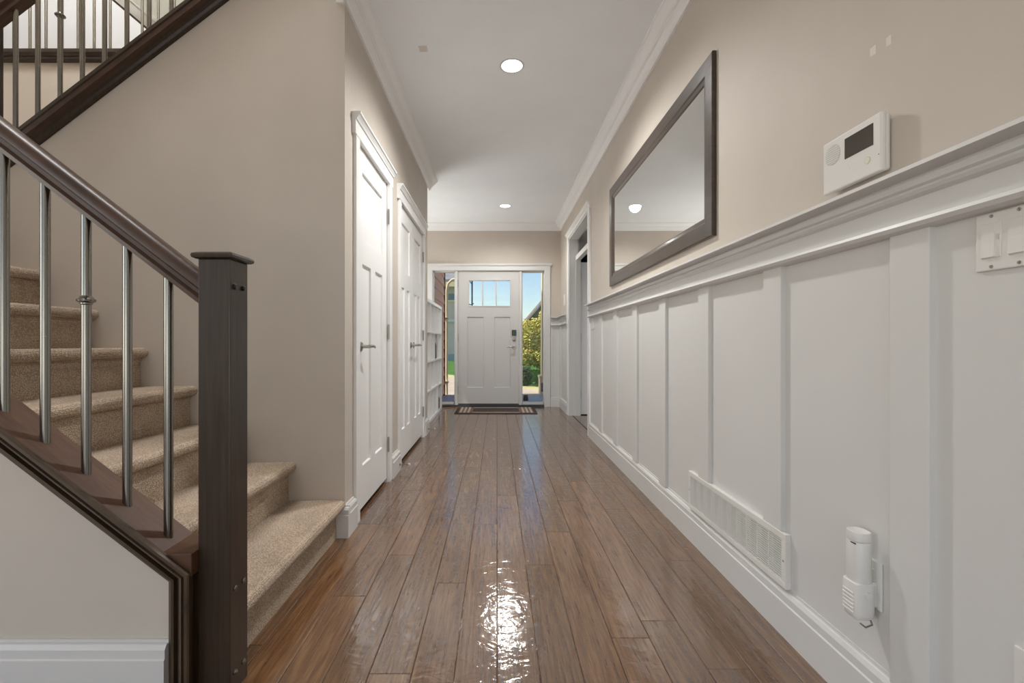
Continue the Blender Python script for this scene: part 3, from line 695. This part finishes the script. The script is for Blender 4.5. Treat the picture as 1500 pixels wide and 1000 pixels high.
MB().poly([(1.1895, 1.411), (1.1955, 1.4105), (1.193, 1.4175)], 'x', XA2 - .0012, XA2 + .002).build('home_button', 'white2', ap)
MB().lathe([(.0012, -.0006), (.0012, .002)], (XA2, 1.100, 1.411), 'x', 8).build('microphone_hole', 'darkmetal', ap)

XPL = .9435
sw = thing('light_switch', (XP, .842, 1.095), 'white double rocker switch plate on the wainscot panel, nearest', 'light switch')
MB().box(XPL, XP, .785, .8985, 1.093, 1.206 - .003).build('cover_plate', 'plastic', sw, bevel=.0025)
for i, yc in enumerate((.869, .8225)):
    fr = MB().box(XPL - .0015, XPL + .003, yc - .0175, yc + .0175, 1.1165, 1.1835).build('rocker_frame', 'plastic', sw, bevel=.0012)
    w0, w1 = (yc - .008, yc + .0155) if i == 0 else (yc - .0155, yc + .0155)
    mb = MB(); pr = [(1.1185, XPL - .001), (1.1185, XPL - .0052), (1.150, XPL - .0030), (1.1815, XPL - .0034), (1.1815, XPL - .001)]
    n = len(pr); mb.v = [(x, w0, z) for z, x in pr] + [(x, w1, z) for z, x in pr]
    mb.f = [(k, (k + 1) % n, n + (k + 1) % n, n + k) for k in range(n)] + [tuple(range(n)), tuple(range(n, 2 * n))]
    mb.build('rocker', 'plastic', fr)
    if i == 0: MB().box(XPL - .004, XPL, yc - .0145, yc - .0115, 1.150, 1.160).build('dimmer_slider', 'greyplastic', fr)
    for z in (1.1005, 1.1965):
        s = MB().lathe([(.0035, 0), (.003, -.0015), (0, -.002)], (XPL, yc, z), 'x', 12).build('screw', 'chrome', sw, smooth=True)

def duplex(name, y0, y1, z0, z1, label, x=XP, cat='outlet', kids=True):
    t = thing(name, (x, (y0 + y1) / 2, z0), label, cat)
    MB().box(x - .0065, x, y0, y1, z0, z1).build('cover_plate', 'plastic', t, bevel=.0025)
    if kids:
        for z in (z0 + (z1 - z0) * .3, z0 + (z1 - z0) * .7): MB().box(x - .008, x - .004, (y0 + y1) / 2 - .017, (y0 + y1) / 2 + .017, z - .014, z + .014).build('socket', 'plastic', t, bevel=.002)
    return t
duplex('wall_outlet', 1.118, 1.19, .292, .411, 'white outlet plate behind the plug-in air freshener')
duplex('wall_outlet', .762, .8326, .29, .4045, 'white outlet plate low on the wainscot at the bottom right corner')
duplex('light_switch', 4.44, 4.56, 1.09, 1.205, 'white switch plate high on the last wainscot panel beside the side doorway', cat='light switch')
duplex('light_switch', 6.36, 6.48, 1.48, 1.64, 'small white wall plate above the ledge in the front right corner', x=XR, cat='light switch', kids=False)

# plug-in air freshener
fr = thing('air_freshener', (.915, 1.147, .262), 'white plug-in air freshener on the low outlet right of the vent', 'air freshener')
def oval(mb, cx, cy, rx, ry, zs, seg=28, pw=2.6):
    vs = []; n = len(zs)
    for z, s in zs:
        for k in range(seg):
            t = 2 * math.pi * k / seg; c, q = math.cos(t), math.sin(t)
            vs.append((cx + rx * s * math.copysign(abs(c) ** (2 / pw), c), cy + ry * s * math.copysign(abs(q) ** (2 / pw), q), z))
    fs = [(i * seg + k, i * seg + (k + 1) % seg, (i + 1) * seg + (k + 1) % seg, (i + 1) * seg + k) for i in range(n - 1) for k in range(seg)]
    fs += [tuple(range(seg - 1, -1, -1)), tuple(range((n - 1) * seg, n * seg))]
    return mb.add(vs, fs)
cxf, cyf = .912, 1.148
oval(MB(), cxf, cyf, .0225, .0245, [(.352, .93), (.356, 1), (.458, 1), (.459, .985)]).build('upper_body', 'plastic', fr, smooth=True)
oval(MB(), cxf, cyf, .0225, .0245, [(.460, .985), (.461, 1), (.478, 1), (.482, .97), (.483, .9), (.4815, .75), (.479, .5)]).build('top_cap', 'plastic', fr, smooth=True)
MB().box(cxf - .0226, cxf - .0205, cyf - .017, cyf - .002, .4545, .457).build('vent_slot', 'darkmetal', fr)
oval(MB(), cxf - .001, cyf, .0255, .027, [(.268, .8), (.272, .92), (.285, 1), (.352, 1), (.357, .96), (.359, .85)], pw=4.5).build('lower_body', 'plastic', fr, smooth=True)
for i in range(6):
    MB().box(cxf - .0282, cxf - .024, cyf - .018, cyf + .018, .283 + i * .0095, .287 + i * .0095).build('rib', 'plastic', fr, bevel=.001)
MB().box(cxf + .02, XP - .0062, cyf - .018, cyf + .018, .30, .36).build('plug', 'plastic', fr)
MB().lathe([(.008, -.004), (.008, .004), (.006, .006), (0, .006)], (cxf, cyf - .03, .333), 'y', 16).build('dial', 'plastic', fr, smooth=True)
MB().tube([(cxf + .012, cyf - .02, .272), (cxf + .016, cyf - .022, .258), (cxf - .002, cyf - .024, .253), (cxf - .014, cyf - .022, .262)], .0022, 8).build('wire_loop', 'chrome', fr, smooth=True)

# return air grille
XV = .931
gr = thing('vent_grille', (XP, 1.84, .157), 'long white louvred return air grille above the right baseboard', 'vent')
vy0, vy1, vz0, vz1 = 1.47, 2.215, .157, .335
fm = MB(); b = .022
for q in ((vy0, vy1, vz0, vz0 + b), (vy0, vy1, vz1 - b, vz1), (vy0, vy0 + b, vz0 + b, vz1 - b), (vy1 - b, vy1, vz0 + b, vz1 - b)): fm.box(XV, XP, q[0], q[1], q[2], q[3])
fm.build('frame', 'plastic', gr, bevel=.0015)
MB().box(XP - .0015, XP, vy0 + b, vy1 - b, vz0 + b, vz1 - b).build('backing', 'darkmetal', gr)
for k in range(1, 10):
    y = vy0 + b + (vy1 - vy0 - 2 * b) * k / 10; MB().box(XV + .0005, XP - .002, y - .0018, y + .0018, vz0 + b, vz1 - b).build('divider_bar', 'plastic', gr)
s0 = None
nsl = 17; hh = (vz1 - vz0 - 2 * b) / nsl
for k in range(nsl):
    z = vz0 + b + hh * (k + .5)
    if s0 is None: s0 = MB().sweep([(XV + .0012, -hh * .30), (XV + .0024, -hh * .34), (XV + .0065, hh * .12), (XV + .0055, hh * .2), (XV + .0012, hh * .02)], [(0, vy0 + b, z), (0, vy1 - b, z)], (1, 0, 0), (0, 0, 1)).build('louvre', 'plastic', gr)
    else: dup(s0, gr, (0, 0, hh * k))
for y in (vy0 + .011, vy1 - .011): MB().lathe([(.004, 0), (.003, -.0015), (0, -.002)], (XV, y, .246), 'x', 10).build('screw', 'chrome', gr, smooth=True)

# spring door stops on the left baseboard
for y, x, z, lb in ((3.40, XL + .026, .05, 'small metal spring door stop on the baseboard between the closet doors'), (4.80, XL + .026, .05, 'small metal spring door stop on the baseboard past the double closet door')):
    t = thing('door_stop', (x, y, z), lb, 'door stop')
    MB().lathe([(.011, 0), (.011, .004), (.006, .008), (0, .008)], (x, y, z), 'x', 12).build('base', 'chrome', t, smooth=True)
    MB().tube([(x + .005 + .06 * i / 40, y + .005 * math.cos(i * .9), z + .005 * math.sin(i * .9)) for i in range(41)], .0028, 5).build('spring', 'chrome', t, smooth=True)
    MB().lathe([(.006, 0), (.008, .003), (.008, .012), (.005, .015), (0, .015)], (x + .063, y, z), 'x', 12).build('tip', 'plastic', t, smooth=True)

# ------------------------------------------------------------------ door mat
dm = thing('door_mat', (-.015, 6.43, 0), 'brown woven door mat with striped beige border before the front door', 'door mat')
mx0, mx1, ma, mbk = -.575, .548, 6.12, 6.74
MB().box(mx0, mx1, ma, mbk, .0005, .008).build('border', 'rugdark', dm, bevel=.002)
MB().box(mx0 + .045, mx1 - .045, ma + .045, mbk - .045, .008, .0092).build('field', 'rug', dm)
for k in range(3):
    for x in (mx0 + .06 + k * .055, mx1 - .06 - k * .055 - .028): MB().box(x, x + .028, ma + .06, mbk - .06, .0092, .0102).build('stripe', 'rugbeige', dm)
for y in (ma + .06, mbk - .085): MB().box(mx0 + .24, mx1 - .24, y, y + .025, .0092, .0102).build('stripe', 'rugbeige', dm)
MB().box(mx0 + .24, mx1 - .24, ma + .15, mbk - .15, .0092, .0102).build('centre_panel', 'rugdark', dm)

# ------------------------------------------------------------------ white cube shelf left of the door
cs_ = thing('cube_shelf', (-.99, 5.85, 0), 'white four-by-four cube shelf standing left of the front door', 'shelf')
sx1, sx0, sy0, sy1, sh = -.795, -1.18, 5.11, 6.58, 1.47
tk, th = .038, .016
MB().box(sx0, sx1, sy0, sy1, 0, tk).build('bottom_board', 'white2', cs_, bevel=.001)
MB().box(sx0, sx1, sy0, sy1, sh - tk, sh).build('top_board', 'white2', cs_, bevel=.001)
for y in (sy0, sy1 - tk): MB().box(sx0, sx1, y, y + tk, tk, sh - tk).build('side_board', 'white2', cs_, bevel=.001)
MB().box(sx0, sx0 + .008, sy0, sy1, 0.0, sh - .001).build('light_block', 'white2', cs_)  # added panel, stops alcove light shining through the open cubbies
cy_ = [(sy0 + tk) + (sy1 - sy0 - 2 * tk) * k / 4 for k in range(5)]; cz_ = [tk + (sh - 2 * tk) * k / 4 for k in range(5)]
for k in (1, 2, 3):
    MB().box(sx0, sx1 - .001, sy0 + tk, sy1 - tk, cz_[k] - th / 2, cz_[k] + th / 2).build('shelf_board', 'white2', cs_)
    for j in range(4): MB().box(sx0, sx1 - .001, cy_[k] - th / 2, cy_[k] + th / 2, cz_[j] + th / 2, cz_[j + 1] - th / 2).build('divider', 'white2', cs_)
for (j, i, w, hgt, lb) in ((1, 2, .2, .26, 'dark bag in the second row of the white cube shelf'), (3, 0, .16, .2, 'dark bag in the bottom row of the white cube shelf')):
    row = 3 - j; yc = (cy_[i] + cy_[i + 1]) / 2 if j == 1 else (cy_[3] + cy_[4]) / 2
    z0 = cz_[row] + th / 2 if row else tk
    t = thing('storage_bag', (-.925, yc, z0), lb, 'bag')
    oval(MB(), -.925, yc, .122, w / 2, [(z0, .9), (z0 + .01, 1), (z0 + hgt * .7, 1), (z0 + hgt * .95, .75), (z0 + hgt, .5)], 20, 4).build('body', 'black', t, smooth=True)
    MB().tube([(-.925, yc - .05, z0 + hgt * .96), (-.925, yc - .04, z0 + hgt + .03), (-.925, yc + .04, z0 + hgt + .03), (-.925, yc + .05, z0 + hgt * .96)], .006, 6).build('strap', 'black', t, smooth=True)

# ------------------------------------------------------------------ outside
ZG = -.03
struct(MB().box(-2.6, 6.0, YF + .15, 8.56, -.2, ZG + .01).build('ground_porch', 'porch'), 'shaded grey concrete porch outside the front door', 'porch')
struct(MB().poly([(-14, 8.56), (14, 8.56), (14, 8.7), (1.36, 8.7), (-2.6, 15.1), (-14, 15.1)], 'z', -.2, ZG - .01).build('ground_path', 'concrete'), 'sunlit pale concrete path beyond the porch', 'path')
struct(MB().poly([(1.36, 8.7), (1.75, 8.7), (-2.2, 15.2), (-2.6, 15.1)], 'z', -.2, ZG + .01).build('ground_kerb', 'kerb'), 'pale strip at the near edge of the lawn', 'kerb')
struct(MB().poly([(-40, 15.1), (-2.6, 15.1), (-2.2, 15.2), (1.75, 8.7), (40, 8.7), (40, 90), (-40, 90)], 'z', -.2, ZG).build('ground_lawn', 'lawn'), 'green front lawn outside', 'lawn')
# own side wall with lap siding
gw = struct(MB().box(-1.35, -1.0, 6.957, 8.50, ZG + .01, 4.2).build('wall_garage', 'siding'), 'brick-red lap siding wall seen through the left sidelight', 'wall')
for k in range(18):
    z = .02 + k * .165
    MB().poly([(-1.0, z), (-.972, z), (-.99, z + .17), (-1.0, z + .17)], 'y', 6.96, 8.44).build('siding_board', 'siding', gw)
MB().box(-1.36, -.965, 8.44, 8.53, ZG + .01, 4.2).build('corner_board', 'brown', gw)
ds = thing('downspout', (-.93, 8.66, ZG), 'cream metal downspout curving up beside the brick-red siding', 'downspout')
MB().tube([(-.955, 8.66, ZG - .01), (-.955, 8.66, 1.95), (-.93, 8.66, 2.08), (-.86, 8.66, 2.15), (-.68, 8.67, 2.21), (-.5, 8.68, 2.25)], .024, 10).build('pipe', 'cream', ds, smooth=True)
for z in (.2, 1.4): MB().box(-1.0, -.915, 8.53, 8.70, z, z + .03).build('bracket', 'cream', ds)
# neighbour house, left
nh = thing('neighbour_house', (-3.0, 26, ZG), 'grey neighbouring house with grey roof seen through the left sidelight', 'house')
MB().box(-7.5, -2.2, 25, 33, ZG, 4.3).build('house_wall', 'greyhouse', nh)
MB().poly([(24.3, 4.1), (29, 6.8), (33.7, 4.1), (33.7, 4.35), (29, 7.05), (24.3, 4.35)], 'x', -8.2, -2.1).build('roof', 'roofgrey', nh)
MB().box(-8.2, -2.1, 24.2, 24.35, 3.95, 4.2).build('gutter', 'cream', nh)
w = MB().box(-4.2, -2.25, 24.95, 25.05, 3.3, 3.65).build('window', 'teal', nh)
MB().box(-4.3, -2.2, 24.93, 25.0, 3.2, 3.3).build('window_sill', 'cream', w)
MB().box(-7.5, -2.2, 24.9, 25.0, 2.10, 2.25).build('belt_trim', 'white', nh)
MB().box(-7.5, -2.2, 24.9, 25.0, ZG, .34).build('plinth', 'hill', nh)
# gable house, right
gh = thing('gable_house', (5, 31, ZG), 'brown gable-roofed house behind the autumn tree', 'house')
zgab = lambda x: 2.12 + (x - 1.66) * 1.18
MB().poly([(1.9, ZG), (9.0, ZG), (9.0, 2.5), (5.2, zgab(5.2) - .2), (1.9, zgab(1.9) - .2)], 'y', 30.2, 38).build('house_wall', 'olive', gh)
MB().poly([(1.3, zgab(1.3)), (5.2, zgab(5.2)), (9.4, 2.1), (9.4, 1.85), (5.2, zgab(5.2) - .25), (1.3, zgab(1.3) - .25)], 'y', 29.6, 38.4).build('roof', 'roofbrown', gh)
MB().poly([(1.3, zgab(1.3) + .02), (5.2, zgab(5.2) + .02), (5.2, zgab(5.2) - .14), (1.3, zgab(1.3) - .14)], 'y', 29.5, 29.62).build('barge_board', 'concrete', gh)
w = MB().box(3.4, 4.6, 30.1, 30.25, .8, 2.2).build('window', 'teal', gh)
MB().box(3.3, 4.7, 30.05, 30.2, .7, .8).build('window_sill', 'white', w)
# hill far away
hb_ = []
for i in range(25):
    x = -60 + i * 5; hb_.append((x, 3.6 + 1.6 * math.sin(i * .9) + .8 * math.sin(i * 2.3)))
m = MB().poly([(-60, -.2)] + hb_ + [(60, -.2)], 'y', 88, 89.5)
struct(m.build('hill', 'hill'), 'hazy blue hill on the horizon', 'hill')
def foliage(name, parent, mat, c, rad, n, size, rng, shape=0):
    v = []; f = []
    for i in range(n):
        while True:
            p = Vector((rng.uniform(-1, 1), rng.uniform(-1, 1), rng.uniform(-1, 1)))
            L = p.length
            if shape == 1 or (.45 < L < 1.0 + .12 * math.sin(p.x * 9 + p.z * 7)): break
        pos = Vector((c[0] + p.x * rad[0], c[1] + p.y * rad[1], c[2] + p.z * rad[2]))
        d = Vector((rng.gauss(0, 1), rng.gauss(0, 1), rng.gauss(0, 1))).normalized(); e = d.orthogonal().normalized(); s = size * rng.uniform(.6, 1.3)
        o = len(v); v += [pos - d * s, pos + e * s * .55, pos + d * s, pos - e * s * .55]; f.append((o, o + 1, o + 2, o + 3))
    mb = MB(); mb.v = [tuple(x) for x in v]; mb.f = f
    o = mb.build(name, mat, parent); o['kind'] = 'stuff'; return o
rng = random.Random(11)
tr = thing('autumn_tree', (1.55, 17, ZG), 'bushy tree with yellow, orange and green leaves outside the right sidelight', 'tree')
MB().tube([(1.55, 17, ZG), (1.5, 17, .7), (1.6, 17.05, 1.5)], [.08, .06, .03], 8).build('trunk', 'stem', tr)
for c, r, nn in (((1.35, 17, 1.25), (.62, .6, .62), 2200), ((1.95, 17.2, 1.45), (.6, .6, .75), 2200), ((1.1, 16.9, .45), (.45, .5, .42), 1200), ((1.75, 16.8, .5), (.6, .5, .5), 1600)):
    foliage('foliage', tr, 'leafautumn', c, r, int(nn * 1.8), .042, rng)
bs = thing('dark_bush', (.67, 10.35, ZG), 'dark green bush at the left edge of the right sidelight', 'bush')
MB().tube([(.66, 10.35, ZG), (.66, 10.35, .2)], .02, 6).build('stem', 'stem', bs)
foliage('foliage', bs, 'leafdark', (.66, 10.35, .19), (.13, .16, .24), 1500, .022, rng)
hg = thing('clipped_hedge', (1.9, 10.85, ZG), 'low clipped green hedge below the autumn tree', 'hedge')
MB().box(.5, 3.6, 10.7, 11.0, ZG, .33).build('core', 'lawn', hg)
foliage('foliage', hg, 'leafhedge', (2.05, 10.85, .17), (1.6, .24, .21), 5000, .022, rng, 1)
# porch post with cream base
pp = thing('porch_post', (.95, 8.75, ZG), 'porch column on a cream panelled base outside the right sidelight', 'column')
MB().box(.812, 1.12, 8.62, 8.93, ZG, .28).build('base', 'cream', pp, bevel=.01)
MB().box(.84, 1.09, 8.612, 8.62, ZG + .06, .2).build('base_panel', 'brown', pp)
MB().box(.80, 1.135, 8.605, 8.945, .28, .33).build('base_cap', 'cream', pp, bevel=.01)
MB().poly([(.852, .33), (1.085, .33), (1.07, 2.6), (.866, 2.6)], 'y', 8.69, 8.90).build('shaft', 'cream', pp)
lx_ = thing('porch_box', (.485, 7.7, ZG), 'small dark box on the porch just outside the right sidelight', 'box')
MB().box(.445, .525, 7.66, 7.74, ZG + .01, .05).build('body', 'black', lx_, bevel=.006)
MB().box(.448, .522, 7.663, 7.737, .055, .075).build('lid', 'brown', lx_, bevel=.004)
lpz = thing('lamp_post', (-.547, 10, ZG), 'thin black lamp post with brackets seen through the front door window', 'lamp post')
MB().tube([(-.547, 10, ZG), (-.547, 10, 3.4)], .017, 10).build('post', 'black', lpz, smooth=True)
MB().tube([(-.63, 10, 1.82), (-.585, 10, 1.79), (-.547, 10, 1.80), (-.51, 10, 1.82)], .011, 8).build('bracket', 'black', lpz, smooth=True)
MB().tube([(-.60, 10, 2.33), (-.575, 10, 2.27), (-.547, 10, 2.25)], .009, 8).build('bracket', 'black', lpz, smooth=True)
MB().lathe([(.06, 3.4), (.1, 3.7), (.06, 3.75), (0, 3.8)], (-.547, 10, 0), 'z', 10).build('lantern', 'black', lpz)
